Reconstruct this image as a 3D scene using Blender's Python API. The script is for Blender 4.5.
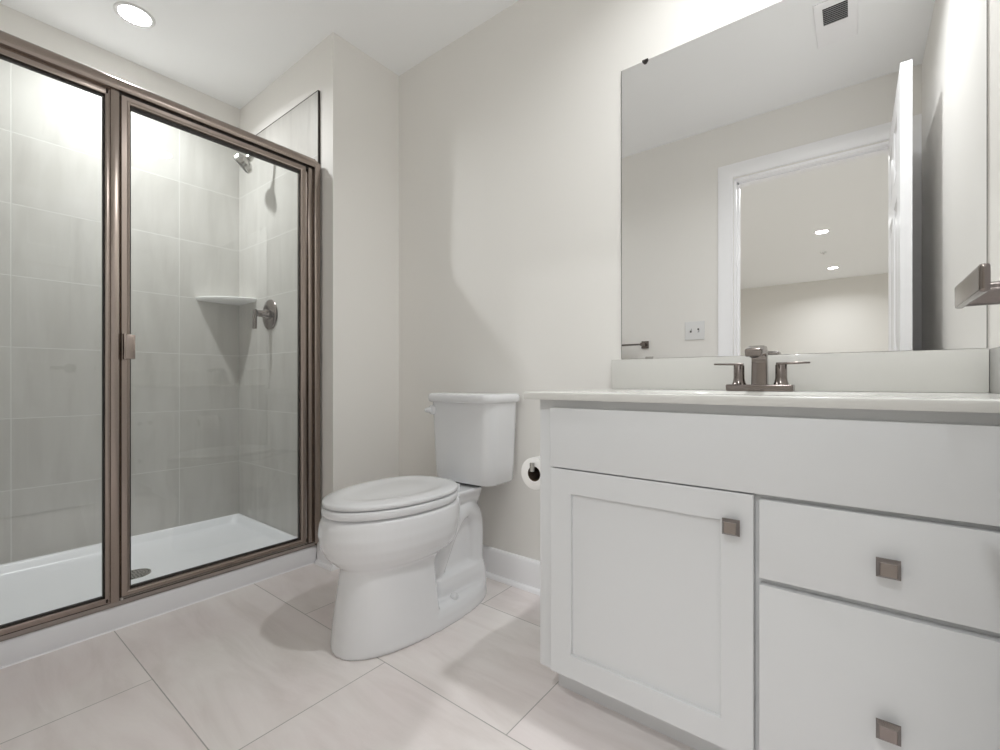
import bpy, bmesh, math, random
from mathutils import Vector, Matrix
random.seed(4)
PI = math.pi
for o in list(bpy.data.objects): bpy.data.objects.remove(o, do_unlink=True)
SC = bpy.context.scene
COL = SC.collection

# ------------------------------------------------------------------ camera, world, exposure
CAM = (1.882, -1.546, 0.852)
cam_d = bpy.data.cameras.new('camera'); cam = bpy.data.objects.new('camera', cam_d); COL.objects.link(cam)
cam.location = CAM
cam.rotation_euler = (PI/2, 0, math.radians(37.894))
cam_d.sensor_width = 36.0; cam_d.lens = 454.64*36/1000
cam_d.shift_y = (380.8-375)/1000.0
cam_d.clip_start = 0.01; cam_d.clip_end = 60
SC.camera = cam
w = bpy.data.worlds.new('world'); SC.world = w; w.use_nodes = True
w.node_tree.nodes['Background'].inputs[0].default_value = (0.8, 0.85, 1, 1)
w.node_tree.nodes['Background'].inputs[1].default_value = 0.2
SC.view_settings.view_transform = 'Standard'; SC.view_settings.look = 'None'
SC.view_settings.gamma = 1.0; SC.view_settings.use_curve_mapping = False
SC.view_settings.exposure = 0.58
SC.cycles.max_bounces = 16; SC.cycles.diffuse_bounces = 10; SC.cycles.glossy_bounces = 8
SC.cycles.transparent_max_bounces = 24
SC.cycles.sample_clamp_indirect = 6.0
SC.cycles.use_denoising = True
SC.cycles.blur_glossy = 0.5

ZC = 2.44                  # ceiling
XR = 2.15                  # right wall
YO = -1.56                 # doorway wall
W_SHOWER, W_VANITY, W_HALL = 8.0, 5.5, 13.0
LIGHTS = [                 # x, y, watts, label, group
    (-0.581, -0.962, W_SHOWER, 'round recessed ceiling light above the shower', None),
    (1.735, -0.490, W_VANITY, 'round recessed ceiling light above the vanity', None),
    (1.62, -2.45, W_HALL*.8, 'round recessed ceiling light just outside the doorway', None),
    (1.613, -4.39, W_HALL*.8, 'round ceiling light in the next room, nearer the doorway in the mirror', None),
    (1.65, -6.38, W_HALL*.6, 'round ceiling light in the next room, near its far wall', None),
]

# ------------------------------------------------------------------ helpers
def s2l(c):
    return tuple((v/255/12.92 if v/255 <= .04045 else ((v/255+.055)/1.055)**2.4) for v in c)

def P(name):
    m = bpy.data.materials.new(name); m.use_nodes = True
    nt = m.node_tree; b = nt.nodes['Principled BSDF']
    return m, nt, b

def N(nt, kind, **kw):
    n = nt.nodes.new(kind)
    for k, v in kw.items():
        if k in n.inputs: n.inputs[k].default_value = v
        else: setattr(n, k, v)
    return n

def L(nt, a, b): nt.links.new(a, b)

def coords(nt, scale=(1, 1, 1), loc=(0, 0, 0)):
    g = N(nt, 'ShaderNodeNewGeometry')
    mp = N(nt, 'ShaderNodeMapping'); mp.inputs['Scale'].default_value = scale; mp.inputs['Location'].default_value = loc
    L(nt, g.outputs['Position'], mp.inputs['Vector'])
    return mp.outputs['Vector']

def bump(nt, b, height, strength, dist=0.002):
    bp = N(nt, 'ShaderNodeBump'); bp.inputs['Strength'].default_value = strength; bp.inputs['Distance'].default_value = dist
    L(nt, height, bp.inputs['Height']); L(nt, bp.outputs['Normal'], b.inputs['Normal'])

def plain(name, rgb, rough=.5, metal=0, spec=.5, coat=0, var=.02, nscale=30, bmp=0.0, aniso=None):
    """colour with a little procedural variation and roughness break-up"""
    m, nt, b = P(name)
    c = s2l(rgb)
    if aniso: v = coords(nt, aniso)
    else: v = coords(nt)
    n = N(nt, 'ShaderNodeTexNoise', Scale=nscale, Detail=4.0, Roughness=.55); L(nt, v, n.inputs['Vector'])
    r = N(nt, 'ShaderNodeMix', data_type='RGBA')
    r.inputs['A'].default_value = (*[x*(1-var) for x in c], 1); r.inputs['B'].default_value = (*[min(1, x*(1+var)) for x in c], 1)
    L(nt, n.outputs['Fac'], r.inputs['Factor']); L(nt, r.outputs['Result'], b.inputs['Base Color'])
    mr = N(nt, 'ShaderNodeMapRange'); rv = .03 if metal > .5 else .12
    mr.inputs['To Min'].default_value = max(0, rough*(1-rv)); mr.inputs['To Max'].default_value = min(1, rough*(1+rv))
    L(nt, n.outputs['Fac'], mr.inputs['Value']); L(nt, mr.outputs['Result'], b.inputs['Roughness'])
    b.inputs['Metallic'].default_value = metal
    b.inputs['Specular IOR Level'].default_value = spec
    b.inputs['Coat Weight'].default_value = coat
    if bmp: bump(nt, b, n.outputs['Fac'], bmp)
    return m

def tile_mat(name, uv, origin, width, row, offset, base, light, dark, grout, streak, rough, mortar=.0022, tint=None):
    m, nt, b = P(name)
    g = N(nt, 'ShaderNodeNewGeometry'); sx = N(nt, 'ShaderNodeSeparateXYZ'); L(nt, g.outputs['Position'], sx.inputs[0])
    cx = N(nt, 'ShaderNodeCombineXYZ')
    for k in (0, 1):
        a = N(nt, 'ShaderNodeMath', operation='SUBTRACT'); L(nt, sx.outputs['XYZ'.index(uv[k].upper())], a.inputs[0]); a.inputs[1].default_value = origin[k]
        L(nt, a.outputs[0], cx.inputs[k])
    br = N(nt, 'ShaderNodeTexBrick', offset=offset, offset_frequency=2, squash=1.0)
    L(nt, cx.outputs[0], br.inputs['Vector'])
    br.inputs['Scale'].default_value = 1.0; br.inputs['Brick Width'].default_value = width; br.inputs['Row Height'].default_value = row
    br.inputs['Mortar Size'].default_value = mortar; br.inputs['Mortar Smooth'].default_value = .25; br.inputs['Bias'].default_value = 0
    br.inputs['Color1'].default_value = (0, 0, 0, 1); br.inputs['Color2'].default_value = (1, 1, 1, 1); br.inputs['Mortar'].default_value = (.5, .5, .5, 1)
    # per tile shift of the veining
    ad = N(nt, 'ShaderNodeVectorMath', operation='MULTIPLY_ADD'); L(nt, br.outputs['Color'], ad.inputs[0]); ad.inputs[1].default_value = (7.3, 3.1, 5.7); L(nt, g.outputs['Position'], ad.inputs[2])
    mp = N(nt, 'ShaderNodeMapping'); mp.inputs['Scale'].default_value = streak; L(nt, ad.outputs[0], mp.inputs['Vector'])
    n1 = N(nt, 'ShaderNodeTexNoise', Scale=1.0, Detail=7.0, Roughness=.62, Distortion=.6); L(nt, mp.outputs[0], n1.inputs['Vector'])
    n2 = N(nt, 'ShaderNodeTexNoise', Scale=3.2, Detail=3.0, Roughness=.5); L(nt, ad.outputs[0], n2.inputs['Vector'])
    rp = N(nt, 'ShaderNodeValToRGB'); e = rp.color_ramp.elements
    e[0].position = .30; e[0].color = (*s2l(dark), 1); e[1].position = .74; e[1].color = (*s2l(light), 1)
    k = e.new(.5); k.color = (*s2l(base), 1)
    L(nt, n1.outputs['Fac'], rp.inputs['Fac'])
    rp2 = N(nt, 'ShaderNodeValToRGB'); e = rp2.color_ramp.elements
    e[0].position = .32; e[0].color = (*s2l(tint or dark), 1); e[1].position = .68; e[1].color = (*s2l(base), 1)
    L(nt, n2.outputs['Fac'], rp2.inputs['Fac'])
    mx = N(nt, 'ShaderNodeMix', data_type='RGBA'); mx.inputs['Factor'].default_value = .45
    L(nt, rp.outputs[0], mx.inputs['A']); L(nt, rp2.outputs[0], mx.inputs['B'])
    mg = N(nt, 'ShaderNodeMix', data_type='RGBA'); L(nt, br.outputs['Fac'], mg.inputs['Factor'])
    L(nt, mx.outputs['Result'], mg.inputs['A']); mg.inputs['B'].default_value = (*s2l(grout), 1)
    L(nt, mg.outputs['Result'], b.inputs['Base Color'])
    b.inputs['Roughness'].default_value = rough; b.inputs['Specular IOR Level'].default_value = .38
    inv = N(nt, 'ShaderNodeMath', operation='SUBTRACT'); inv.inputs[0].default_value = 1.0; L(nt, br.outputs['Fac'], inv.inputs[1])
    bump(nt, b, inv.outputs[0], .5, .0015)
    return m

M = {}
M['wall'] = plain('greige wall paint', (234, 232, 228), .75, nscale=220, var=.012, bmp=.06)
M['ceil'] = plain('white ceiling paint', (250, 251, 252), .8, nscale=200, var=.01, bmp=.05)
M['trim'] = plain('white trim paint', (248, 248, 250), .34, var=.01)
M['cab'] = plain('pale grey cabinet paint', (215, 216, 217), .42, var=.008, nscale=12)
M['top'] = plain('white cultured marble', (212, 211, 207), .18, var=.015, nscale=9, coat=.2)
M['porc'] = plain('white vitreous china', (234, 235, 237), .09, var=.006, nscale=8, coat=.5)
M['seat'] = plain('white seat plastic', (228, 229, 231), .16, var=.005, nscale=8)
M['pan'] = plain('white acrylic', (236, 237, 240), .3, var=.006, nscale=8)
M['bronze'] = plain('bronze anodised aluminium', (160, 148, 140), .24, metal=.95, var=.02, nscale=40, aniso=(1, 1, .05))
M['bronze_h'] = plain('bronze anodised rail', (160, 148, 140), .24, metal=.95, var=.02, nscale=40, aniso=(1, .05, 1))
M['gasket'] = plain('dark vinyl gasket', (38, 34, 31), .5, var=.05)
M['nickel'] = plain('brushed nickel', (136, 128, 124), .17, metal=1, var=.02, nscale=60, aniso=(1, 1, .15))
M['chrome'] = plain('satin chrome', (190, 188, 184), .18, metal=1, var=.03)
M['dark'] = plain('dark metal', (58, 54, 52), .35, metal=.6, var=.05)
M['louvre'] = plain('grey louvre metal', (170, 170, 173), .5, var=.02)
M['black'] = plain('black void', (14, 14, 14), .8, var=.1)
M['plastic'] = plain('white plastic', (226, 226, 226), .35, var=.005)
M['shelf'] = plain('white glazed shelf', (250, 250, 249), .2, var=.005)
M['paper'] = plain('tissue paper', (250, 249, 247), .95, var=.02, nscale=120, bmp=.2)
M['card'] = plain('brown cardboard core', (92, 78, 64), .9, var=.05)
M['carpet'] = plain('beige carpet', (226, 222, 216), .95, var=.06, nscale=300, bmp=.5)
M['screw'] = plain('bright screw', (215, 213, 208), .3, metal=1)

M['tile_back'] = tile_mat('grey tile back', 'yz', (-1.2975, .0822), .6105, .3048, 0.0, (193, 191, 186), (205, 203, 199), (178, 175, 170), (208, 207, 203), (12, 12, 2.0), .36, tint=(180, 177, 172))
M['tile_end'] = tile_mat('grey tile end', 'xz', (-.706, .0822), .6105, .3048, 0.0, (193, 191, 186), (205, 203, 199), (178, 175, 170), (208, 207, 203), (12, 12, 2.0), .36, tint=(180, 177, 172))
M['floor'] = tile_mat('large floor tile', 'xy', (-.158, -1.588), .92, .457, .5, (236, 231, 228), (250, 247, 245), (216, 210, 205), (176, 172, 168), (2.2, 9, 8), .34, mortar=.0016, tint=(228, 215, 215))

def glass_mat():
    m = bpy.data.materials.new('clear pane'); m.use_nodes = True; nt = m.node_tree
    for n in list(nt.nodes): nt.nodes.remove(n)
    out = N(nt, 'ShaderNodeOutputMaterial'); mix = N(nt, 'ShaderNodeMixShader')
    tr = N(nt, 'ShaderNodeBsdfTransparent'); tr.inputs[0].default_value = (.965, .975, .970, 1)
    gl = N(nt, 'ShaderNodeBsdfGlossy'); gl.inputs['Roughness'].default_value = .015; gl.inputs['Color'].default_value = (1, 1, 1, 1)
    fr = N(nt, 'ShaderNodeFresnel'); fr.inputs['IOR'].default_value = 1.5
    L(nt, fr.outputs[0], mix.inputs[0]); L(nt, tr.outputs[0], mix.inputs[1]); L(nt, gl.outputs[0], mix.inputs[2]); L(nt, mix.outputs[0], out.inputs[0])
    return m
M['glass'] = glass_mat()

def mirror_mat():
    m, nt, b = P('silvered mirror')
    b.inputs['Base Color'].default_value = (.90, .91, .905, 1); b.inputs['Metallic'].default_value = 1; b.inputs['Roughness'].default_value = 0.0
    v = coords(nt); n = N(nt, 'ShaderNodeTexNoise', Scale=2.0); L(nt, v, n.inputs['Vector'])
    r = N(nt, 'ShaderNodeMapRange'); r.inputs['To Min'].default_value = .90; r.inputs['To Max'].default_value = .92; L(nt, n.outputs['Fac'], r.inputs['Value'])
    c = N(nt, 'ShaderNodeCombineColor')
    for i in range(3): L(nt, r.outputs[0], c.inputs[i])
    L(nt, c.outputs[0], b.inputs['Base Color'])
    return m
M['mirror'] = mirror_mat()

def emit_mat(strength):
    m, nt, b = P('lit diffuser'); b.inputs['Base Color'].default_value = (.9, .9, .9, 1)
    b.inputs['Emission Color'].default_value = (1, .995, .99, 1); b.inputs['Emission Strength'].default_value = strength
    return m
M['lens'] = emit_mat(22.0)

# ---- mesh helpers
def bm_box(bm, x0, x1, y0, y1, z0, z1, bev=0.0, seg=2):
    b2 = bmesh.new()
    bmesh.ops.create_cube(b2, size=1)
    for v in b2.verts:
        v.co = Vector((x0+(v.co.x+.5)*(x1-x0), y0+(v.co.y+.5)*(y1-y0), z0+(v.co.z+.5)*(z1-z0)))
    if bev > 0:
        bev = min(bev, .45*min(abs(x1-x0), abs(y1-y0), abs(z1-z0)))
        bmesh.ops.bevel(b2, geom=list(b2.edges), offset=bev, segments=seg, profile=.6, affect='EDGES')
    merge(bm, b2)

def merge(bm, b2, mat=None):
    if mat is not None: bmesh.ops.transform(b2, matrix=mat, verts=b2.verts)
    me = bpy.data.meshes.new('t'); b2.to_mesh(me); bm.from_mesh(me); bpy.data.meshes.remove(me); b2.free()

def bm_cyl(bm, p0, p1, r0, r1=None, n=32, caps=True, bev=0.0):
    r1 = r0 if r1 is None else r1
    p0, p1 = Vector(p0), Vector(p1); d = p1-p0
    b2 = bmesh.new(); bmesh.ops.create_cone(b2, cap_ends=caps, segments=n, radius1=r0, radius2=r1, depth=d.length)
    if bev > 0:
        ed = [e for e in b2.edges if len(e.link_faces) == 2 and any(len(f.verts) > 4 for f in e.link_faces)]
        bmesh.ops.bevel(b2, geom=ed, offset=bev, segments=3, profile=.5, affect='EDGES')
    q = Vector((0, 0, 1)).rotation_difference(d.normalized())
    merge(bm, b2, Matrix.Translation((p0+p1)/2) @ q.to_matrix().to_4x4())

def bm_tube(bm, pts, r, n=16, caps=True):
    """round tube through points; r a number or a list"""
    pts = [Vector(p) for p in pts]; rs = r if isinstance(r, (list, tuple)) else [r]*len(pts)
    rings = []; up = None
    for i, p in enumerate(pts):
        t = (pts[min(i+1, len(pts)-1)]-pts[max(i-1, 0)]).normalized()
        if up is None:
            up = Vector((0, 0, 1)) if abs(t.z) < .9 else Vector((1, 0, 0))
        a = t.cross(up).normalized(); up = a.cross(t).normalized()
        rings.append([bm.verts.new(p+(a*math.cos(2*PI*k/n)+up*math.sin(2*PI*k/n))*rs[i]) for k in range(n)])
    for i in range(len(rings)-1):
        for k in range(n): bm.faces.new((rings[i][k], rings[i][(k+1) % n], rings[i+1][(k+1) % n], rings[i+1][k]))
    if caps: bm.faces.new(rings[0][::-1]); bm.faces.new(rings[-1])

def bm_loft(bm, rings, close=True, cap0=True, cap1=True):
    vs = [[bm.verts.new(p) for p in r] for r in rings]; n = len(vs[0])
    for i in range(len(vs)-1):
        for k in range(n if close else n-1):
            bm.faces.new((vs[i][k], vs[i][(k+1) % n], vs[i+1][(k+1) % n], vs[i+1][k]))
    if cap0: bm.faces.new(vs[0][::-1])
    if cap1: bm.faces.new(vs[-1])
    return vs

def spline(pts, per=6):
    pts = [Vector(p) for p in pts]; out = []
    for i in range(len(pts)-1):
        p0, p1, p2, p3 = pts[max(i-1, 0)], pts[i], pts[i+1], pts[min(i+2, len(pts)-1)]
        for k in range(per):
            t = k/per
            out.append(.5*((2*p1)+(p2-p0)*t+(2*p0-5*p1+4*p2-p3)*t*t+(3*p1-p0-3*p2+p3)*t**3))
    out.append(pts[-1]); return out

def obj(name, bm, mat, parent=None, smooth=35, label=None):
    bmesh.ops.recalc_face_normals(bm, faces=bm.faces)
    me = bpy.data.meshes.new(name); bm.to_mesh(me); bm.free()
    me.materials.append(mat)
    for p in me.polygons: p.use_smooth = smooth > 0
    if smooth > 0: me.set_sharp_from_angle(angle=math.radians(smooth))
    o = bpy.data.objects.new(name, me); COL.objects.link(o)
    if parent is not None:
        o.parent = parent
        o.matrix_parent_inverse = Matrix.Translation(parent.location).inverted() if parent.type == 'EMPTY' else Matrix()
    if label: o['label'] = label
    return o

def thing(name, label, cat, loc=(0, 0, 0), group=None):
    o = bpy.data.objects.new(name, None); COL.objects.link(o); o.empty_display_size = .05
    o.location = loc; o['label'] = label; o['category'] = cat
    if group: o['group'] = group
    return o

def tag(o, label, cat, group=None):
    o['label'] = label; o['category'] = cat
    if group: o['group'] = group
    return o

def struct(name, bm, mat, parent=None, smooth=0):
    o = obj(name, bm, mat, parent, smooth)
    if parent is None: o['kind'] = 'structure'
    return o

def sbox(name, mat, *b, bev=0, parent=None):
    bm = bmesh.new(); bm_box(bm, *b, bev=bev); return struct(name, bm, mat, parent, smooth=30 if bev else 0)

def pbox(name, mat, parent, *b, bev=0, label=None):
    bm = bmesh.new(); bm_box(bm, *b, bev=bev); return obj(name, bm, mat, parent, smooth=40, label=label)

# ------------------------------------------------------------------ setting
XS = 0.012          # face of the short wall beside the toilet
YE = -0.380         # painted face of the shower's end wall
XB = -0.952         # painted face of the shower's back wall
sbox('floor', M['floor'], -1.06, XR+.12, -1.62, .10, -.08, 0)
sbox('floor_hall', M['carpet'], -2.2, 3.9, -7.36, -1.62, -.08, -.002)
sbox('ceiling', M['ceil'], -2.2, 3.9, -7.36, .10, ZC, ZC+.08)
sbox('wall_back', M['wall'], XS, XR+.12, 0, .10, 0, ZC)
sbox('wall_shower_end', M['wall'], -1.06, XS, YE, .10, 0, ZC)
sbox('wall_left', M['wall'], -1.06, XB, YO, YE, 0, ZC)
sbox('wall_right', M['wall'], XR, XR+.12, YO, 0, 0, ZC)
# doorway wall with its opening
DX0, DX1, DZ = 1.300, 2.074, 2.092
bm = bmesh.new()
bm_box(bm, -1.06, DX0, YO-.12, YO, 0, ZC); bm_box(bm, DX1, XR+.12, YO-.12, YO, 0, ZC); bm_box(bm, DX0, DX1, YO-.12, YO, DZ, ZC)
struct('wall_front', bm, M['wall'])
# room beyond the doorway
sbox('wall_hall_far', M['wall'], -2.2, 3.9, -7.36, -7.26, 0, ZC)
sbox('wall_hall_left', M['wall'], -2.2, -2.1, -7.26, -1.68, 0, ZC)
sbox('wall_hall_right', M['wall'], 3.8, 3.9, -7.26, -1.68, 0, ZC)
bm = bmesh.new(); bm_box(bm, -2.1, -1.06, -1.68, -1.58, 0, ZC); bm_box(bm, XR+.12, 3.8, -1.68, -1.58, 0, ZC)
struct('wall_hall_near', bm, M['wall'])
# shower wall tile
XT0, YT0, ZT1 = -.942, -.390, 2.209
sbox('wall_shower_tile_back', M['tile_back'], XB, XT0, YO+.01, YT0, .06, ZT1)
sbox('wall_shower_tile_end', M['tile_end'], XT0, -.098, YT0, YE, .06, ZT1)
sbox('wall_shower_tile_front', M['tile_end'], XB, -.098, YO, YO+.01, .06, ZT1)
bm = bmesh.new(); bm_box(bm, -.098, -.0945, YT0-.001, YE, .08, ZT1+.003); bm_box(bm, XT0, -.098, YT0-.001, YE, ZT1, ZT1+.003)
struct('trim_1', bm, M['dark'])

# door casing and jambs
def casing(bm, x0, x1, zt, y, wd):
    """mitred three sided casing round an opening x0..x1 up to zt, wd wide"""
    prof = [(0, 0), (0, .008), (.003, .012), (.010, .013), (.013, .0145), (wd-.004, .0145), (wd, .012), (wd, 0)]
    path = [lambda u: (x0-u, 0), lambda u: (x0-u, zt+u), lambda u: (x1+u, zt+u), lambda u: (x1+u, 0)]
    bm_loft(bm, [[(f(u)[0], y+v, f(u)[1]) for u, v in prof] for f in path])
bm = bmesh.new()
casing(bm, 1.294, 2.066, 2.102, YO, .0835)
struct('trim_2', bm, M['trim'], smooth=35)
bm = bmesh.new()
bm_box(bm, DX0-.002, DX0+.012, YO-.13, YO+.004, 0, DZ, .002); bm_box(bm, DX1-.012, DX1+.002, YO-.13, YO+.004, 0, DZ, .002)
bm_box(bm, DX0, DX1, YO-.13, YO+.004, DZ-.012, DZ+.002, .002)
bm_box(bm, DX0+.01, DX0+.022, YO-.075, YO-.04, 0, DZ-.01, .002); bm_box(bm, DX1-.022, DX1-.01, YO-.075, YO-.04, 0, DZ-.01, .002)
bm_box(bm, DX0+.01, DX1-.01, YO-.075, YO-.04, DZ-.024, DZ-.01, .002)
struct('trim_3', bm, M['trim'], smooth=35)

# baseboards with shoe moulding
def baseboard(name, p0, p1, nrm, m0=0, m1=0, h=.125, t=.014):
    p0, p1, nrm = Vector((*p0, 0)), Vector((*p1, 0)), Vector((*nrm, 0))
    prof = [(0, 0), (.0, h), (t*.5, h), (t*.75, h-.004), (t, h-.014), (t, .018), (t+.005, .017), (t+.010, .012), (t+.0125, .006), (t+.013, 0)]
    bm = bmesh.new()
    d = (p1-p0).normalized()
    r = [[p + nrm*u + d*(u*m) + Vector((0, 0, z)) for u, z in prof] for p, m in ((p0, -m0), (p1, m1))]
    bm_loft(bm, r)
    return struct(name, bm, M['trim'], smooth=40)
baseboard('baseboard_back', (XS, 0), (1.236, 0), (0, -1))
baseboard('baseboard_left', (XS, YE), (XS, 0), (1, 0), m0=1)
baseboard('baseboard_shower', (-.098, YE), (XS, YE), (0, -1), m1=1)
baseboard('baseboard_front', (-.08, YO), (1.207, YO), (0, 1))
baseboard('baseboard_right', (XR, YO+.02), (XR, -.46), (-1, 0))
baseboard('baseboard_hall', (-2.1, -7.26), (3.8, -7.26), (0, 1))

# ------------------------------------------------------------------ lights
for x, y, wt, lab, grp in LIGHTS:
    t = thing('recessed_light', lab, 'ceiling light', (x, y, ZC), grp)
    bm = bmesh.new(); rings = []
    for r, z in ((.0555, -.001), (.057, -.004), (.060, -.0055), (.066, -.0050), (.071, -.003), (.072, 0.0005)):
        rings.append([(x+r*math.cos(2*PI*k/48), y+r*math.sin(2*PI*k/48), ZC+z) for k in range(48)])
    bm_loft(bm, rings, cap0=False, cap1=False)
    obj('trim_ring', bm, M['plastic'], t, 60)
    bm = bmesh.new(); bm_cyl(bm, (x, y, ZC-.0035), (x, y, ZC+.0005), .0565, n=48)
    obj('diffuser', bm, M['lens'], t, 60)
    ld = bpy.data.lights.new('downlight_beam', 'AREA'); ld.shape = 'DISK'; ld.size = .07; ld.energy = wt; ld.spread = math.radians(152)
    ld.color = (.962, .988, 1)
    lo = bpy.data.objects.new('downlight_beam', ld); COL.objects.link(lo); lo.location = (0, 0, -.0085); lo.parent = t

# ------------------------------------------------------------------ shower pan
PX0, PX1, PY0, PY1 = XT0, -.108, YO+.0115, YT0-.0015
pan = thing('shower_pan', 'white acrylic shower base with raised lip along the tiled walls', 'shower pan', ((PX0+PX1)/2, (PY0+PY1)/2, 0))
def rrect(x0, x1, y0, y1, r, z, n=8):
    out = []
    for cx, cy, a0 in ((x1-r, y1-r, 0), (x0+r, y1-r, PI/2), (x0+r, y0+r, PI), (x1-r, y0+r, 1.5*PI)):
        for k in range(n+1):
            a = a0+k/n*PI/2; out.append((cx+r*math.cos(a), cy+r*math.sin(a), z))
    return out
bm = bmesh.new()
rings = [rrect(PX0, PX1-.004, PY0, PY1, .001, .0), rrect(PX0, PX1, PY0, PY1, .001, .006), rrect(PX0, PX1+.004, PY0, PY1, .001, .066),
         rrect(PX0, PX1+.002, PY0, PY1, .002, .076), rrect(PX0, PX1-.004, PY0, PY1, .004, .0805),
         rrect(PX0+.012, PX1-.060, PY0+.012, PY1-.012, .02, .0805), rrect(PX0+.020, PX1-.068, PY0+.020, PY1-.020, .028, .076),
         rrect(PX0+.030, PX1-.080, PY0+.030, PY1-.030, .035, .050), rrect(PX0+.045, PX1-.095, PY0+.045, PY1-.045, .045, .041),
         rrect(PX0+.12, PX1-.17, PY0+.15, PY1-.15, .10, .034), ]
dcx, dcy = -.525, -.975
# last ring around the drain
n = len(rings[0]); rr = []
for k in range(n):
    x, y, _ = rings[-1][k]; a = math.atan2(y-dcy, x-dcx); rr.append((dcx+.058*math.cos(a), dcy+.058*math.sin(a), .030))
rings.append(rr)
bm_loft(bm, rings)
obj('basin', bm, M['pan'], pan, 50)
bm = bmesh.new(); bm_cyl(bm, (dcx, dcy, .030), (dcx, dcy, .034), .056, .054, n=48)
dr = obj('drain', bm, M['chrome'], pan, 40, label='round perforated metal drain')
bm = bmesh.new()
for ring, cnt in ((.012, 6), (.024, 12), (.036, 18), (.046, 24)):
    for k in range(cnt):
        a = 2*PI*k/cnt; bm_cyl(bm, (dcx+ring*math.cos(a), dcy+ring*math.sin(a), .0338), (dcx+ring*math.cos(a), dcy+ring*math.sin(a), .0344), .0026, n=8)
obj('drain_holes', bm, M['black'], dr, 0)
# caulk bead along the floor
bm = bmesh.new(); bm_tube(bm, [(PX1-.002, PY0, .001), (PX1-.002, PY1-.01, .001)], .004, 10)
obj('caulk_bead', bm, M['trim'], pan, 60)

# ------------------------------------------------------------------ shower enclosure
XF = -.085                     # front face of the frame
enc = thing('shower_enclosure', 'bronze framed glass shower enclosure with a fixed pane and a hinged door', 'shower enclosure', (-.1, -.97, .08))
YA, YB = YO+.0115, YT0-.0012   # ends
# header: profile lofted along y
prof = [(-.132, 1.834), (-.132, 1.866), (-.126, 1.874), (-.112, 1.878), (-.092, 1.8775), (-.079, 1.873), (-.072, 1.864), (-.070, 1.852), (-.070, 1.840), (-.073, 1.834)]
bm = bmesh.new(); bm_loft(bm, [[(x, y, z) for x, z in prof] for y in (YA, -.4195)])
obj('header_rail', bm, M['bronze_h'], enc, 50)
# wall jamb on the end wall, stepped profile in plan, sloped top
def plan_loft(bm, prof, z0, z1): bm_loft(bm, [[(x, y, z) for x, y in prof] for z in (z0, z1)])
bm = bmesh.new()
bm_box(bm, -.128, -.073, -.4195, YB, .106, 1.852, .003); bm_box(bm, -.128, XF-.004, -.4215, -.419, .106, 1.833)
bm_loft(bm, [[(-.128, YB, 1.851), (-.073, YB, 1.851), (-.073, -.4195, 1.851), (-.128, -.4195, 1.851)], [(-.126, YB, 1.856), (-.075, YB, 1.856), (-.075, -.4195, 1.872), (-.126, -.4195, 1.872)]])
obj('wall_jamb', bm, M['bronze'], enc, 40)
bm = bmesh.new(); bm_box(bm, -.128, -.075, YA, YA+.028, .106, 1.834, .003)
obj('wall_jamb', bm, M['bronze'], enc, 40)
# hinge channel between jamb and door
bm = bmesh.new(); bm_box(bm, -.120, XF+.002, -.4450, -.4255, .110, 1.830, .004)
obj('hinge_channel', bm, M['bronze'], enc, 40)
# bottom track and its lower sill
bm = bmesh.new()
prof = [(-.130, .0805), (-.130, .104), (-.088, .106), (-.074, .104), (-.070, .099), (-.066, .0815), (-.066, .0805)]
prof = [(x-.038 if False else x, z) for x, z in prof]
prof = [(-.160, .0806), (-.160, .100), (-.120, .106), (-.0865, .106), (-.0855, .104), (-.108, .0806)]
bm_loft(bm, [[(x, y, z) for x, z in [(-.158, .0806), (-.158, .100), (-.130, .1055), (-.0858, .1050), (-.1085, .0806)]] for y in (YA, YB)])
obj('bottom_track', bm, M['bronze_h'], enc, 30)
bm = bmesh.new(); bm_box(bm, -.118, XF-.004, -1.1225, -.426, 1.822, 1.8345); obj('gasket', bm, M['gasket'], enc, 0)  # added dark strip, stands in for the shade in the gap under the header
# centre post with dark shadow strips
bm = bmesh.new()
bm_box(bm, -.122, XF+.006, -1.1460, -1.1225, .105, 1.834, .004); bm_box(bm, -.118, XF-.002, -1.1500, -1.1450, .105, 1.834)
obj('center_post', bm, M['bronze'], enc, 40)
# fixed panel
bm = bmesh.new()
bm_box(bm, -.115, XF-.001, -1.1590, -1.1475, .106, 1.834, .0025); bm_box(bm, -.115, XF-.001, YA+.028, YA+.050, .106, 1.834, .0025)
bm_box(bm, -.115, XF-.001, YA+.028, -1.1475, 1.808, 1.834, .004); bm_box(bm, -.115, XF-.001, YA+.028, -1.1475, .106, .126, .004)
fp = obj('fixed_panel_frame', bm, M['bronze'], enc, 40)
bm = bmesh.new()
for a in ((-1.1630, -1.1588, .126, 1.808), (YA+.049, YA+.0535, .126, 1.808)): bm_box(bm, -.109, XF-.010, *a)
bm_box(bm, -.109, XF-.010, YA+.05, -1.159, 1.8035, 1.809); bm_box(bm, -.109, XF-.010, YA+.05, -1.159, .125, .1300)
obj('gasket', bm, M['gasket'], fp, 0)
bm = bmesh.new(); bm_box(bm, -.1025, -.0975, YA+.04, -1.150, .120, 1.815)
obj('glass_pane', bm, M['glass'], fp, 0, label='clear fixed glass pane')
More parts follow.
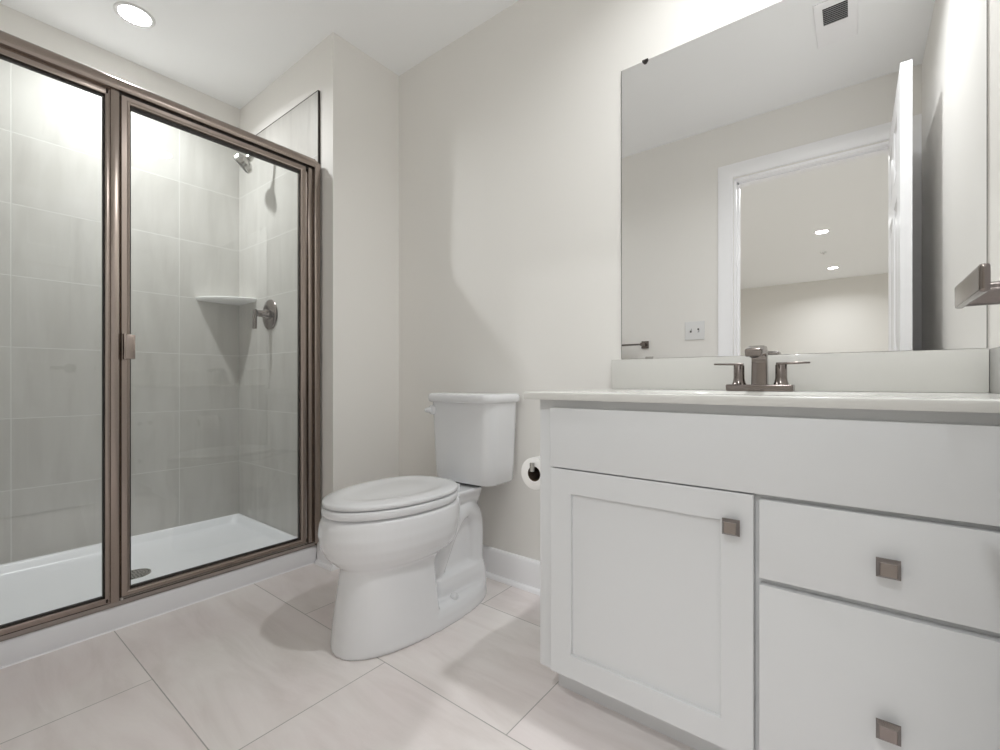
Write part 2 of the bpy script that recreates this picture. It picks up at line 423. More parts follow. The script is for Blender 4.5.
# door
DY0, DY1, DZ0, DZ1 = -1.1205, -.4530, .1120, 1.8300
bm = bmesh.new()
x0, x1 = -.116, XF
def frame_rect(bm, y0, y1, z0, z1, wv, wr, wt, wb, xa, xb, ch=.006):
    # mitred frame: loft of nested rectangles round the opening
    out = [(y0, z0), (y1, z0), (y1, z1), (y0, z1)]
    inn = [(y0+wv, z0+wb), (y1-wr, z0+wb), (y1-wr, z1-wt), (y0+wv, z1-wt)]
    def lerp(t): return [((1-t)*a+t*c, (1-t)*b+t*d) for (a, b), (c, d) in zip(out, inn)]
    rings = [[(xa, *p) for p in out], [(xb-ch, *p) for p in out], [(xb, *p) for p in lerp(.16)], [(xb, *p) for p in lerp(.62)], [(xb-ch*.5, *p) for p in lerp(.75)], [(xb-ch*.7, *p) for p in lerp(.9)], [(xb-ch*1.6, *p) for p in inn], [(xa, *p) for p in inn]]
    vs = [[bm.verts.new(p) for p in r] for r in rings]
    for i in range(len(vs)):
        j = (i+1) % len(vs)
        for k in range(4): bm.faces.new((vs[i][k], vs[i][(k+1) % 4], vs[j][(k+1) % 4], vs[j][k]))
frame_rect(bm, DY0, DY1, DZ0, DZ1, .0310, .0270, .0265, .024, x0, x1)
sd = obj('shower_door', bm, M['bronze'], enc, 25)
bm = bmesh.new(); g = .0016
for a in ((DY0+.030, DY0+.031+g, DZ0+.023, DZ1-.026), (DY1-.027-g, DY1-.0265, DZ0+.023, DZ1-.026)): bm_box(bm, -.109, XF-.011, *a)
bm_box(bm, -.109, XF-.011, DY0+.030, DY1-.0265, DZ1-.0265-.0110, DZ1-.0260); bm_box(bm, -.109, XF-.011, DY0+.030, DY1-.0265, DZ0+.0235, DZ0+.024+.004)
obj('gasket', bm, M['gasket'], sd, 0)
bm = bmesh.new(); bm_box(bm, -.1025, -.0975, DY0+.018, DY1-.018, DZ0+.018, DZ1-.03)
obj('glass_pane', bm, M['glass'], sd, 0, label='clear glass pane in the door')
bm = bmesh.new(); bm_box(bm, XF-.002, XF+.006, -1.1165, -1.1075, .922, 1.014, .002); bm_box(bm, XF+.004, XF+.024, -1.1120, -1.0850+.002, .926, 1.010, .004)
bm_box(bm, XF+.004, XF+.026, -1.115, -1.109, .924, 1.012, .002)
obj('pull_handle', bm, M['bronze'], sd, 40)
for y, z in ((-.4095, .118), (DY0+.005, .1095)):
    bm = bmesh.new(); bm_cyl(bm, (XF-.004, y, z), (XF+.004, y, z), .0035, n=12); obj('screw_cap', bm, M['screw'], enc, 40)

# ------------------------------------------------------------------ shower fittings
def lathe(bm, prof, c, axis, n=48):
    """prof: (radius, along) pairs, closed at both ends if radius 0"""
    axis = Vector(axis).normalized(); q = Vector((0, 0, 1)).rotation_difference(axis).to_matrix()
    rings = [[Vector(c)+q @ Vector((max(r, 1e-5)*math.cos(2*PI*k/n), max(r, 1e-5)*math.sin(2*PI*k/n), a)) for k in range(n)] for r, a in prof]
    bm_loft(bm, rings)
# corner shelf
SH = 1.309
shf = thing('corner_shelf', 'white quarter round corner shelf on the grey shower tile', 'shelf', (XT0, YT0, SH))
bm = bmesh.new()
def shelf_ring(r, z):
    c = Vector((XT0+.0002, YT0-.0002, z)); out = [c]
    pts = []
    for k in range(25):
        a = -PI/2*k/24                       # from +x round to -y
        rr = r*(1-.10*math.sin(2*abs(a))**1.0)
        pts.append(c+Vector((rr*math.cos(a), rr*math.sin(a), 0)))
    return out+pts
rings = [shelf_ring(.205, SH-.020), shelf_ring(.217, SH-.013), shelf_ring(.222, SH-.006), shelf_ring(.221, SH-.002), shelf_ring(.216, SH), shelf_ring(.208, SH-.002)]
bm_loft(bm, rings); obj('shelf_plate', bm, M['shelf'], shf, 50)
# shower head
hx = -.520
sh = thing('shower_sprayer', 'small round chrome shower head on an angled arm', 'shower head', (hx, YT0, 2.01))
bm = bmesh.new(); lathe(bm, [(0, 0), (.030, 0), (.030, .003), (.022, .010), (.012, .013), (0, .013)], (hx, YT0-.0005, 2.030), (0, -1, 0))
obj('flange', bm, M['chrome'], sh, 40)
arm = spline([(hx, YT0-.002, 2.030), (hx, YT0-.045, 2.030), (hx-.006, YT0-.080, 2.018), (hx-.018, YT0-.105, 1.996)], 6)
bm = bmesh.new(); bm_tube(bm, arm, .0105, 16); obj('arm', bm, M['chrome'], sh, 60)
ax = Vector((-.46, -.55, -.68)).normalized(); c = Vector(arm[-1])
bm = bmesh.new()
lathe(bm, [(0, -.006), (.011, -.006), (.014, .002), (.014, .010), (.018, .012), (.018, .020), (.014, .024), (.030, .030), (.040, .038), (.048, .046), (.052, .050), (.052, .068), (.048, .073), (0, .073)], c, ax)
hd = obj('spray_head', bm, M['chrome'], sh, 35)
bm = bmesh.new(); lathe(bm, [(0, .0725), (.044, .0735), (.044, .0755), (0, .0755)], c, ax); obj('spray_face', bm, M['dark'], hd, 35)
# valve
vx, vz = -.562, 1.203
vl = thing('shower_valve', 'round brushed metal shower valve plate with a lever handle', 'shower valve', (vx, YT0, vz))
bm = bmesh.new(); lathe(bm, [(0, 0), (.079, 0), (.080, .003), (.077, .007), (.060, .011), (.030, .013), (0, .013)], (vx, YT0-.0005, vz), (0, -1, 0), 64)
obj('escutcheon', bm, M['nickel'], vl, 40)
bm = bmesh.new(); lathe(bm, [(0, .012), (.026, .012), (.024, .026), (.019, .032), (.017, .064), (.016, .072), (0, .073)], (vx, YT0, vz), (0, -1, 0), 40)
hb = obj('handle_hub', bm, M['nickel'], vl, 40)
bm = bmesh.new(); bm_box(bm, vx-.011, vx+.011, YT0-.088, YT0-.072, vz-.082, vz+.020, .005, 3)
obj('lever', bm, M['nickel'], vl, 40)

# ------------------------------------------------------------------ toilet
TX = .612
toi = thing('toilet', 'white two-piece toilet with an elongated bowl, closed lid, beside the shower', 'toilet', (TX, -.42, 0))
def egg(w, yf, yb, z, yw=None, n=72, p=1.0, xo=0, pb=1.0):
    """egg outline: half width w, front tip yf (nearer the camera), back yb"""
    if yw is None: yw = yf+(yb-yf)*.52
    out = []
    for k in range(n):
        t = 2*PI*k/n; s, c = math.sin(t), math.cos(t)
        q = p if c > 0 else pb
        x = w*math.copysign(abs(s)**q, s)
        y = yw-(yw-yf)*math.copysign(abs(c)**q, c) if c > 0 else yw+(yb-yw)*abs(c)**q
        out.append((TX+xo+x, y, z))
    return out
bm = bmesh.new()
# foot
bm_loft(bm, [egg(.150, -.752, -.095, 0, -.40, p=.90, pb=.8, xo=.012), egg(.151, -.753, -.094, .012, -.40, p=.90, pb=.8, xo=.012), egg(.146, -.750, -.097, .045, -.40, p=.90, pb=.8, xo=.012), egg(.136, -.742, -.103, .060, -.40, p=.90, pb=.8, xo=.012), egg(.110, -.730, -.112, .068, -.40, p=.90, pb=.8, xo=.012)])
# pedestal and bowl
bm_loft(bm, [egg(.148, -.752, -.425, .01, -.47, p=.9, pb=.5, xo=.012), egg(.140, -.746, -.425, .08, -.48, p=.9, pb=.45, xo=.012), egg(.129, -.734, -.425, .16, -.50, p=.9, pb=.45, xo=.012), egg(.122, -.722, -.42, .235, -.51, p=.9, pb=.5, xo=.012),
             egg(.124, -.722, -.37, .256, -.50, p=.92, pb=.7, xo=.010), egg(.145, -.738, -.31, .270, -.49, p=.95, pb=.8, xo=.004), egg(.170, -.760, -.275, .294, -.48, p=.97, pb=.9, xo=-.003),
             egg(.184, -.776, -.258, .325, -.48, xo=-.006), egg(.188, -.783, -.250, .362, -.48, xo=-.006), egg(.184, -.780, -.248, .400, -.48, xo=-.004), egg(.177, -.772, -.250, .418, -.48), egg(.166, -.760, -.252, .4235, -.48)])
# rear web, ledge
bm_loft(bm, [rrect(TX-.105, TX+.105, -.42, -.108, .045, .03), rrect(TX-.100, TX+.100, -.42, -.110, .045, .10), rrect(TX-.090, TX+.090, -.42, -.114, .04, .128), rrect(TX-.058, TX+.058, -.42, -.12, .03, .142),
             rrect(TX-.056, TX+.056, -.42, -.12, .03, .30), rrect(TX-.060, TX+.060, -.42, -.11, .03, .40)])
# trapway arch on both sides
for s in (-1, 1):
    pth = spline([(TX+s*.030, -.40, .08), (TX+s*.040, -.365, .15), (TX+s*.044, -.315, .25), (TX+s*.046, -.262, .325), (TX+s*.046, -.205, .348), (TX+s*.045, -.160, .315), (TX+s*.044, -.148, .24), (TX+s*.044, -.150, .16), (TX+s*.044, -.152, .10)], 5)
    bm_tube(bm, pth, .040, 20)
# deck that carries the tank
bm_loft(bm, [rrect(TX-.060, TX+.060, -.36, -.120, .03, .355), rrect(TX-.080, TX+.078, -.36, -.125, .03, .392), rrect(TX-.098, TX+.096, -.36, -.135, .035, .416), rrect(TX-.102, TX+.100, -.36, -.138, .035, .424), rrect(TX-.098, TX+.096, -.36, -.142, .035, .430)])
bw = obj('bowl', bm, M['porc'], toi, 180)
rm = bw.modifiers.new('remesh', 'REMESH'); rm.mode = 'VOXEL'; rm.voxel_size = .0042; rm.use_smooth_shade = True
sm = bw.modifiers.new('smooth', 'SMOOTH'); sm.factor = .5; sm.iterations = 8
# seat and lid
def pad(bm, w, yf, yb, z0, z1, r, top=None, p=1.0, pb=.86):
    a = []
    for k in range(7):
        t = PI*k/6-PI/2; d = r*(1-math.cos(t)); z = (z0+z1)/2+(z1-z0)/2*math.sin(t)
        a.append(egg(w-d, yf+d, yb-d, z, -.485, p=p, pb=pb))
    if top:
        for ins, z in top: a.append(egg(w-ins, yf+ins*1.25, yb-ins, z, -.485, p=p, pb=pb))
    bm_loft(bm, a)
bm = bmesh.new(); pad(bm, .178, -.776, -.282, .4275, .4530, .005); obj('seat', bm, M['seat'], toi, 60)
bm = bmesh.new(); pad(bm, .1765, -.774, -.278, .4570, .4735, .006, top=[(.022, .4772), (.038, .4780), (.054, .4760), (.068, .4735), (.088, .4725), (.12, .4735), (.16, .4745)])
obj('seat_lid', bm, M['seat'], toi, 60)
for s in (-1, 1):
    bm = bmesh.new(); bm_box(bm, TX+s*.055-.020, TX+s*.055+.020, -.298, -.258, .4275, .456, .006, 3); obj('hinge_cover', bm, M['seat'], toi, 50)
    bm = bmesh.new(); bm_box(bm, TX+s*.09-.006, TX+s*.09+.006, -.60, -.57, .4225, .4295, .002); obj('bumper', bm, M['seat'], toi, 50); bm = bmesh.new(); bm_box(bm, TX+s*.10-.006, TX+s*.10+.006, -.44, -.41, .4525, .4585, .002); obj('bumper', bm, M['seat'], toi, 50)
    bm = bmesh.new(); lathe(bm, [(0, 0), (.0155, 0), (.0155, .008), (.012, .015), (.006, .018), (0, .0185)], (TX+s*.124, -.345, .062), (0, 0, 1), 24); obj('bolt_cap', bm, M['seat'], toi, 50)
# tank
TC = .628
def tank_ring(hw, yb, yf, z, r, bow=.008, n=8, m=12):
    """rounded rectangle with a bowed front; wall side yb, room side yf"""
    out = []
    def arc(cx, cy, a0):
        for k in range(n+1):
            a = a0+k/n*PI/2; out.append([cx+r*math.cos(a), cy+r*math.sin(a), z])
    arc(TC+hw-r*1, yb-r, 0); arc(TC-hw+r, yb-r, PI/2); arc(TC-hw+r, yf+r, PI)
    for k in range(1, m):
        out.append([TC-hw+r+(2*hw-2*r)*k/m, yf, z])
    arc(TC+hw-r, yf+r, 1.5*PI)
    for q in out:
        if q[1] < (yb+yf)/2:
            u = (q[0]-TC)/hw; q[1] -= bow*(1-u*u)*min(1, ((yb+yf)/2-q[1])/((yb-yf)/2-.001))
    return [tuple(q) for q in out]
bm = bmesh.new()
bm_loft(bm, [tank_ring(.135, -.035, -.178, .4385, .035), tank_ring(.150, -.025, -.193, .4420, .042), tank_ring(.157, -.020, -.199, .450, .045), tank_ring(.160, -.018, -.203, .52, .045), tank_ring(.168, -.016, -.208, .72, .045), tank_ring(.171, -.015, -.210, .770, .045)])
obj('tank', bm, M['porc'], toi, 60)
bm = bmesh.new()
bm_loft(bm, [tank_ring(.164, -.012, -.212, .7640, .045), tank_ring(.173, -.006, -.221, .7645, .045), tank_ring(.179, -.005, -.2260, .770, .045), tank_ring(.1805, -.004, -.228, .782, .045), tank_ring(.1795, -.005, -.227, .794, .045), tank_ring(.173, -.010, -.222, .7995, .042), tank_ring(.155, -.022, -.206, .8022, .035)])
obj('tank_lid', bm, M['porc'], toi, 50)
bm = bmesh.new(); bm_cyl(bm, (TX-.075, -.12, .425), (TX-.075, -.12, .445), .012, n=16); bm_cyl(bm, (TX+.075, -.12, .425), (TX+.075, -.12, .445), .012, n=16); bm_box(bm, TX-.09, TX+.09, -.17, -.06, .4275, .4405, .003)
obj('tank_gasket', bm, M['gasket'], toi, 30)
bm = bmesh.new()
lathe(bm, [(0, -.003), (.0190, -.003), (.0215, .006), (.0200, .014), (.013, .020), (0, .022)], (TC-.142, -.2040, .731), (0, -1, 0), 28)
bm_tube(bm, spline([(TC-.142, -.220, .731), (TC-.154, -.227, .730), (TC-.168, -.231, .727)], 5), [.013]*3+[.0115]*3+[.0095]*3+[.008, .006], 14)
obj('flush_lever', bm, M['seat'], toi, 60)
# supply valve and line hidden behind
bm = bmesh.new(); bm_tube(bm, spline([(TC-.11, -.012, .18), (TC-.11, -.05, .18), (TC-.115, -.06, .24), (TC-.118, -.075, .36), (TC-.11, -.09, .443)], 6), .005, 10)
bm_cyl(bm, (TC-.11, -.002, .18), (TC-.11, -.006, .18), .028, n=24); bm_cyl(bm, (TC-.11, -.045, .165), (TC-.11, -.045, .195), .011, n=16)
obj('supply_line', bm, M['chrome'], toi, 50)

# ------------------------------------------------------------------ vanity
VX0, VX1, VY = 1.228, XR-.002, -.533
van = thing('vanity_cabinet', 'white shaker vanity cabinet with one door and two drawers', 'cabinet', ((VX0+VX1)/2, -.27, 0))
bm = bmesh.new()
bm_box(bm, VX0, VX0+.016, VY+.018, -.002, .105, .8035, .001); bm_box(bm, VX1-.016, VX1, VY+.018, -.002, .105, .8035)   # side panels
bm_box(bm, VX0, VX1, -.014, -.002, .105, .8035); bm_box(bm, VX0+.01, VX1-.01, VY+.012, -.004, .105, .121)
# face frame: stiles, mid stile and rails
bm_box(bm, VX0, VX0+.045, VY, VY+.019, .105, .8035, .001); bm_box(bm, VX1-.040, VX1, VY, VY+.019, .105, .8035, .001)
bm_box(bm, 1.715, 1.752, VY+.0002, VY+.019, .106, .8); 
for z0, z1 in ((.1055, .130), (.4545, .482), (.612, .650), (.760, .8030)): bm_box(bm, VX0+.02, VX1-.02, VY+.0001, VY+.019, z0, z1)
bm_box(bm, VX0+.02, VX1-.02, VY+.018, VY+.022, .12, .79)
obj('body', bm, M['cab'], van, 30)
bm = bmesh.new(); bm_box(bm, VX0+.001, VX1, -.440, -.424, 0, .1055); bm_box(bm, VX0+.001, VX0+.016, -.43, -.004, 0, .1055)
obj('toe_kick', bm, M['cab'], van, 30)
pbox('drawer_front', M['cab'], van, 1.270, 2.114, VY-.0195, VY-.0005, .634, .784, bev=.0022, label='plain fixed panel under the sink')
def knob(parent, x, z, y=VY-.0195):
    bm = bmesh.new()
    bm_cyl(bm, (x, y+.001, z), (x, y-.014, z), .0075, .006, n=20); h = .0158
    rings = []
    for hw, a in ((h-.002, .013), (h, .015), (h, .018), (h-.0045, .0255), (h-.0055, .0262)):
        rings.append([(x-hw, y-a, z-hw), (x+hw, y-a, z-hw), (x+hw, y-a, z+hw), (x-hw, y-a, z+hw)])
    bm_loft(bm, rings); obj('knob', bm, M['nickel'], parent, 20)
# shaker door
def shaker(name, x0, x1, z0, z1, st=.059):
    bm = bmesh.new(); ya, yb = VY-.0005, VY-.0195
    out = [(x0, z0), (x1, z0), (x1, z1), (x0, z1)]; inn = [(x0+st, z0+st), (x1-st, z0+st), (x1-st, z1-st), (x0+st, z1-st)]
    def off(r, d): return [(r[0][0]+d, r[0][1]+d), (r[1][0]-d, r[1][1]+d), (r[2][0]-d, r[2][1]-d), (r[3][0]+d, r[3][1]-d)]
    rings = [[(p, ya, q) for p, q in out], [(p, yb+.002, q) for p, q in out], [(p, yb+.0006, q) for p, q in off(out, .0006)], [(p, yb, q) for p, q in off(out, .002)], [(p, yb, q) for p, q in off(inn, -.0014)], [(p, yb+.001, q) for p, q in inn], [(p, yb+.0085, q) for p, q in off(inn, .0004)]]
    bm_loft(bm, rings); return obj(name, bm, M['cab'], van, 20)
d = shaker('door', 1.2715, 1.7290, .1145, .6310); knob(d, 1.6925, .5665)
d = pbox('drawer', M['cab'], van, 1.7385, 2.114, VY-.0195, VY-.0005, .4740, .6245, bev=.0022); knob(d, 1.9265, .5445)
d = pbox('drawer', M['cab'], van, 1.7385, 2.114, VY-.0195, VY-.0005, .1145, .4615, bev=.0022); knob(d, 1.9265, .2775)

# counter with integral basin
CX0, CX1, CY0, CY1, CZ0, CZ1 = 1.1985, XR-.001, -.566, -.002, .8042, .8232
top = thing('countertop', 'white countertop with sink basin, backsplash and side splash', 'countertop', ((CX0+CX1)/2, -.28, CZ0))
scx, scy, sa, sb = 1.677, -.320, .235, .160
bm = bmesh.new(); n = 96
def oval(a, b, z, p=.72): return [(scx+a*math.copysign(abs(math.cos(2*PI*k/n))**p, math.cos(2*PI*k/n)), scy+b*math.copysign(abs(math.sin(2*PI*k/n))**p, math.sin(2*PI*k/n)), z) for k in range(n)]
def edge_rect(x0, x1, y0, y1, z):
    out = []
    corners = [(x1, y1), (x0, y1), (x0, y0), (x1, y0)]
    for k in range(n):
        a = 2*PI*k/n; dx, dy = math.cos(a), math.sin(a)
        t = min(((x1-scx)/dx if dx > 1e-9 else (x0-scx)/dx if dx < -1e-9 else 1e9), ((y1-scy)/dy if dy > 1e-9 else (y0-scy)/dy if dy < -1e-9 else 1e9))
        out.append([scx+dx*t, scy+dy*t, z])
    for cx, cy in corners:      # snap nearest to corners
        k = min(range(n), key=lambda i: (out[i][0]-cx)**2+(out[i][1]-cy)**2); out[k][0], out[k][1] = cx, cy
    return [tuple(q) for q in out]
rings = [oval(sa+.02, sb+.02, CZ0), edge_rect(CX0+.001, CX1, CY0+.001, CY1, CZ0), edge_rect(CX0, CX1, CY0, CY1, CZ0+.0015), edge_rect(CX0, CX1, CY0, CY1, CZ1-.002), edge_rect(CX0+.0006, CX1, CY0+.0006, CY1, CZ1-.0006), edge_rect(CX0+.002, CX1, CY0+.002, CY1, CZ1),
         oval(sa+.012, sb+.012, CZ1), oval(sa+.004, sb+.004, CZ1-.002), oval(sa, sb, CZ1-.010), oval(sa*.93, sb*.92, CZ1-.06), oval(sa*.78, sb*.76, CZ1-.105), oval(sa*.45, sb*.45, CZ1-.123), oval(.02, .02, CZ1-.126)]
bm_loft(bm, rings, cap0=False)
rings = [oval(sa+.02, sb+.02, CZ0), oval(sa+.01, sb+.01, CZ1-.08), oval(sa*.8, sb*.8, CZ1-.125), oval(.02, .02, CZ1-.135)]
bm_loft(bm, rings, cap0=False)
obj('slab', bm, M['top'], top, 50)
pbox('backsplash', M['top'], top, CX0, XR-.0205, -.0205, -.002, CZ1+.0002, .9265, bev=.0025)
pbox('side_splash', M['top'], top, XR-.0200, XR-.001, CY0+.005, -.002, CZ1+.0002, .9265, bev=.0025)
bm = bmesh.new(); bm_cyl(bm, (scx, scy, CZ1-.1265), (scx, scy, CZ1-.1235), .021, n=28); obj('sink_drain', bm, M['nickel'], top, 40)

# faucet
fx, fy, fz = 1.677, -.118, CZ1+.0002
fau = thing('faucet', 'brushed nickel two-handle faucet on the white countertop', 'faucet', (fx, fy, fz))
bm = bmesh.new(); bm_box(bm, fx-.080, fx+.080, fy-.027, fy+.027, fz, fz+.0185, .003, 3); obj('base_plate', bm, M['nickel'], fau, 40)
for s in (-1, 1):
    hxx = fx+s*.0508
    bm = bmesh.new(); lathe(bm, [(0, .0155), (.0205, .0155), (.0180, .020), (.0155, .027), (.0140, .036), (.0138, .0700), (.0130, .0720), (0, .0722)], (hxx, fy, fz), (0, 0, 1), 32)
    hb = obj('handle_body', bm, M['nickel'], fau, 40)
    bm = bmesh.new(); bm_box(bm, -.0115, .065, -.0085, .0085, -.0035, .0035, .002, 2)
    for v in bm.verts:
        u = (v.co.x+.0115)/.09; v.co.z = v.co.z*(1-.35*u)+.0000+.002*u; v.co.y *= (1-.15*u)
    bmesh.ops.transform(bm, matrix=Matrix.Translation((hxx, fy, fz+.0745)) @ Matrix.Rotation(0 if s > 0 else PI, 4, 'Z'), verts=bm.verts)
    obj('handle', bm, M['nickel'], fau, 40)
# spout: rectangular column then forward head
bm = bmesh.new()
def sec(cx, cy, cz, hw, hd, dirv, r=.004):
    """rounded rectangle section; width along x, depth perpendicular to the path in the y-z plane"""
    t = Vector((0, *dirv)).normalized(); a = Vector((1, 0, 0)); b = t.cross(a)
    return [Vector((cx, cy, cz))+a*px+b*py for px, py, _ in rrect(-hw, hw, -hd, hd, r, 0, 4)]
bm_loft(bm, [sec(fx, fy+.004, fz+.012, .0195, .0165, (0, 1)), sec(fx, fy+.004, fz+.078, .0185, .0155, (0, 1)), sec(fx, fy+.003, fz+.094, .0185, .0155, (-.15, 1)), sec(fx, fy-.003, fz+.106, .0190, .0150, (-.55, .8)), sec(fx, fy-.016, fz+.1140, .0195, .0125, (-1, .35)), sec(fx, fy-.050, fz+.1145, .0195, .0110, (-1, -.10)), sec(fx, fy-.082, fz+.1085, .0195, .0105, (-1, -.20)), sec(fx, fy-.102, fz+.1045, .0190, .0105, (-1, -.22)), sec(fx, fy-.104, fz+.1040, .0175, .0090, (-1, -.22))])
bmesh.ops.transform(bm, matrix=Matrix.Translation((0, 0, -.003)), verts=bm.verts)
sp = obj('spout', bm, M['nickel'], fau, 35)
bm = bmesh.new(); bm_cyl(bm, (fx, fy-.088, fz+.0985), (fx, fy-.090, fz+.0910), .0105, n=24); obj('aerator', bm, M['dark'], sp, 40)

# ------------------------------------------------------------------ mirror
mir = thing('wall_mirror', 'large frameless mirror above the vanity reflecting the doorway', 'mirror', (1.678, -.004, .927))
bm = bmesh.new(); bm_box(bm, 1.2312, 2.1275, -.0055, -.0005, .9285, 1.953); obj('mirror_glass', bm, M['mirror'], mir, 0)
for xe in (1.2300, 2.1275):
    bm = bmesh.new(); bm_box(bm, xe, xe+.0012, -.0055, -.0005, .9285, 1.953); obj('mirror_edge', bm, M['dark'], mir, 0)
for x, z, s in ((1.316, 1.953, 1), (2.05, 1.953, 1), (1.330, .9285, -1)):
    bm = bmesh.new()
    if s > 0:
        pr = [(-.0105, .003), (.0105, .003), (.0095, -.004), (.004, -.0105), (0, -.0115), (-.004, -.0105), (-.0095, -.004)]
        bm_loft(bm, [[(x+a, y, z+b) for a, b in pr] for y in (-.0056, -.0085)])
    else: bm_box(bm, x-.013, x+.013, -.0085, -.0056, z-.001, z+.006, .001)
    obj('mirror_clip', bm, M['dark'] if s > 0 else M['chrome'], mir, 20, label='small black clip on the top edge' if s > 0 else None)

# ------------------------------------------------------------------ toilet paper
rx, rz_, ry0, ry1, rr_ = 1.158, .585, -.457, -.357, .0460
hold = thing('toilet_paper_holder', 'metal toilet paper holder on the side of the vanity cabinet', 'toilet paper holder', (VX0, -.31, rz_))
bm = bmesh.new(); bm_box(bm, VX0-.010, VX0-.0005, -.357, -.312, rz_-.010, rz_+.036, .003)
bm_tube(bm, [(VX0-.009, -.334, rz_+.01405), (rx+.002, -.334, rz_+.01405)], .0068, 16); bm_tube(bm, [(rx, -.328, rz_+.01405), (rx, ry0-.010, rz_+.01405)], .0062, 16)
bm_tube(bm, [(rx, ry0-.010, rz_+.0090), (rx, ry0-.010, rz_+.0330)], .0068, 16)
obj('holder_arm', bm, M['chrome'], hold, 50)
roll = thing('toilet_paper_roll', 'white roll of toilet paper between the toilet and the vanity', 'toilet paper', (rx, (ry0+ry1)/2, rz_-rr_))
bm = bmesh.new(); rings = []
for r, y in ((.0215, ry0), (rr_-.002, ry0), (rr_, ry0+.002), (rr_, ry1-.002), (rr_-.002, ry1), (.0215, ry1)):
    rings.append([(rx+r*math.cos(2*PI*k/56), y, rz_+r*math.sin(2*PI*k/56)) for k in range(56)])
vs = bm_loft(bm, rings, cap0=False, cap1=False)
obj('paper', bm, M['paper'], roll, 50)
bm = bmesh.new(); rings = []
for r, y in ((.0215, ry0+.0005), (.0203, ry0+.0005), (.0203, ry1-.0005), (.0215, ry1-.0005)):
    rings.append([(rx+r*math.cos(2*PI*k/56), y, rz_+r*math.sin(2*PI*k/56)) for k in range(56)])
rings.append(rings[0]); bm_loft(bm, rings, cap0=False, cap1=False)
bmesh.ops.remove_doubles(bm, verts=bm.verts, dist=1e-6)
obj('core', bm, M['card'], roll, 50)

# ------------------------------------------------------------------ towel bar, switch, vent (seen in the mirror)
tb = thing('towel_bar', 'square ended dark metal towel bar left of the light switch', 'towel bar', (.43, YO, 1.10))
bm = bmesh.new(); bm_box(bm, .125, .752, YO+.055, YO+.066, 1.094, 1.106, .0015); obj('bar', bm, M['nickel'], tb, 40)
for x in (.746, .132):
    bm = bmesh.new(); bm_box(bm, x-.025, x+.025, YO+.0005, YO+.010, 1.075, 1.125, .002); bm_box(bm, x-.011, x+.011, YO+.009, YO+.070, 1.089, 1.111, .002); obj('post', bm, M['nickel'], tb, 40)
sw = thing('light_switch', 'white double light switch plate beside the door casing', 'light switch', (1.067, YO, 1.177))
bm = bmesh.new(); bm_box(bm, 1.010, 1.130, YO+.0005, YO+.006, 1.118, 1.236, .0025, 3); pl = obj('plate', bm, M['plastic'], sw, 40)
for k, x in enumerate((1.047, 1.093)):
    bm = bmesh.new(); bm_box(bm, x-.005, x+.005, YO+.0055, YO+.0075, 1.165, 1.189); obj('toggle_slot', bm, M['dark'], sw, 0)
    bm = bmesh.new(); z = 1.172 if k else 1.182; bm_box(bm, x-.0042, x+.0042, YO+.006, YO+.019, z-.006, z+.006, .002); obj('toggle', bm, M['plastic'], sw, 40)
vt = thing('ceiling_vent', 'white square ceiling vent cover with a dark louvred grille', 'vent', (1.82, -.95, ZC))
VA = (1.745, 1.897, -1.102, -.795)
bm = bmesh.new(); bm_box(bm, VA[0], VA[1], VA[2], VA[3], ZC-.010, ZC-.0005, .004, 3); cv = obj('cover', bm, M['trim'], vt, 40)
GA = (1.776, 1.862, -.946, -.834)
bm = bmesh.new(); bm_box(bm, *GA, ZC-.0108, ZC-.0095); obj('grille_opening', bm, M['black'], vt, 0)
bm = bmesh.new()
for k in range(9):
    y = GA[2]+.006+k*(GA[3]-GA[2]-.012)/8
    b2 = bmesh.new(); bm_box(b2, GA[0], GA[1], -.0010, .0010, -.0032, .0032)
    merge(bm, b2, Matrix.Translation((0, y, ZC-.0125)) @ Matrix.Rotation(math.radians(35), 4, 'X'))
obj('louvres', bm, M['louvre'], vt, 0, label='grey louvre slats')
cf = thing('ceiling_fitting', 'tiny round white fitting on the next room ceiling, seen in the mirror', 'ceiling fitting', (1.585, -5.35, ZC))
bm = bmesh.new(); lathe(bm, [(0, 0), (.035, 0), (.033, .008), (.014, .012), (.011, .028), (0, .030)], (1.585, -5.35, ZC-.0003), (0, 0, -1), 24); obj('fitting_cap', bm, M['plastic'], cf, 40)

# ------------------------------------------------------------------ door leaf standing open along the right wall
LX0, LX1, LY0, LY1, LZ0, LZ1 = 2.023, 2.058, YO+.006, -.795, .012, 2.077
bm = bmesh.new(); xm = (LX0+LX1)/2
bm_box(bm, xm-.0105, xm+.0105, LY0+.05, LY1-.05, LZ0+.05, LZ1-.05)
W = LY1-LY0; st = .112; mid = .10
ys = [(LY0+st, (LY0+LY1)/2-mid/2), ((LY0+LY1)/2+mid/2, LY1-st)]
zs = [(LZ0+.24, LZ0+.80), (LZ0+.95, LZ0+1.60), (LZ0+1.70, LZ1-.125)]
def bx(*a): bm_box(bm, *a)
bx(LX0, LX1, LY0, LY0+st, LZ0, LZ1); bx(LX0, LX1, LY1-st, LY1, LZ0, LZ1)
bx(LX0, LX1, (LY0+LY1)/2-mid/2, (LY0+LY1)/2+mid/2, LZ0, LZ1)
zb = [LZ0]+[v for p in zs for v in p]+[LZ1]
for k in range(0, len(zb), 2):
    for (a, b) in ys: bx(LX0, LX1, a, b, zb[k], zb[k+1])
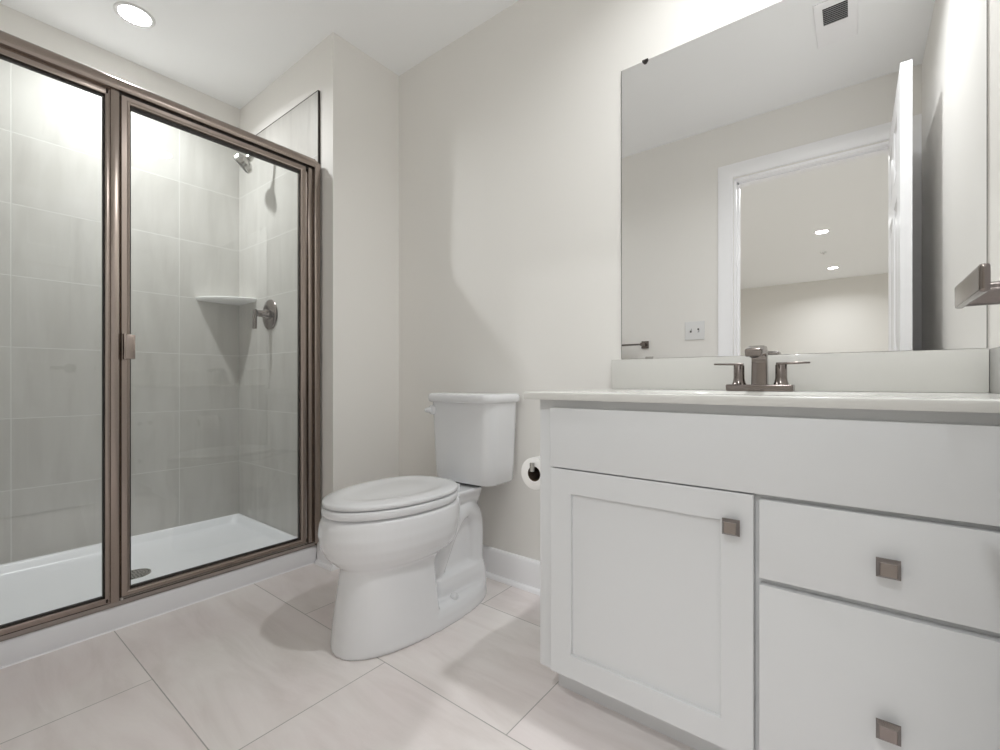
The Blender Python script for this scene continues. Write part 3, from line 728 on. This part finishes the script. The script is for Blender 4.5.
for (a, b) in ys:
    for (c, d) in zs:
        for sgn, xs, xo in ((-1, xm-.0105, LX0), (1, xm+.0105, LX1)):
            def r4(i, x): return [(x, a+i, c+i), (x, b-i, c+i), (x, b-i, d-i), (x, a+i, d-i)]
            bm_loft(bm, [r4(0, xs), r4(0, xo), r4(.006, xo+sgn*.0015), r4(.014, xo-sgn*.0045), r4(.022, xs+sgn*.0005), r4(.022, xs-sgn*.001)], cap0=False)
            bm_loft(bm, [r4(.036, xs-sgn*.002), r4(.036, xs+sgn*.0006), r4(.060, xo-sgn*.0008), r4(.064, xo-sgn*.0005)], cap0=False)
leaf = struct('door_1', bm, M['trim'], smooth=25)
HZ = .9352; HY = -.918
for sgn, xf in ((-1, LX0), (1, LX1)):
    bm = bmesh.new()
    lathe(bm, [(0, -.001), (.032, -.001), (.032, .004), (.029, .008), (.016, .010), (0, .010)], (xf, HY, HZ), (sgn, 0, 0), 36)
    reach = .058 if sgn < 0 else .045
    bm_cyl(bm, (xf+sgn*.006, HY, HZ), (xf+sgn*(reach-.002), HY, HZ), .0110, n=28)
    a = xf+sgn*(reach-.0035); b = xf+sgn*(reach+.0035)
    b2 = bmesh.new(); bm_box(b2, min(a, b), max(a, b), HY-.102, HY+.013, HZ-.0115, HZ+.0115, .0040, 4); merge(bm, b2)
    obj('door_handle', bm, M['nickel'], leaf, 40, label='brushed nickel lever handle')
bm = bmesh.new(); bm_box(bm, xm-.0125, xm+.0125, LY1-.001, LY1+.0012, HZ-.028, HZ+.028, .0005); bm_box(bm, xm-.007, xm+.007, LY1, LY1+.010, HZ-.009, HZ+.009, .003)
obj('latch_plate', bm, M['nickel'], leaf, 30)
for z in (.25, 1.05, 1.85):
    bm = bmesh.new(); bm_cyl(bm, (LX1+.006, LY0-.003, z-.045), (LX1+.006, LY0-.003, z+.045), .0055, n=16); bm_box(bm, LX1-.028, LX1+.004, LY0-.0015, LY0+.0005, z-.045, z+.045)
    obj('hinge', bm, M['nickel'], leaf, 30)
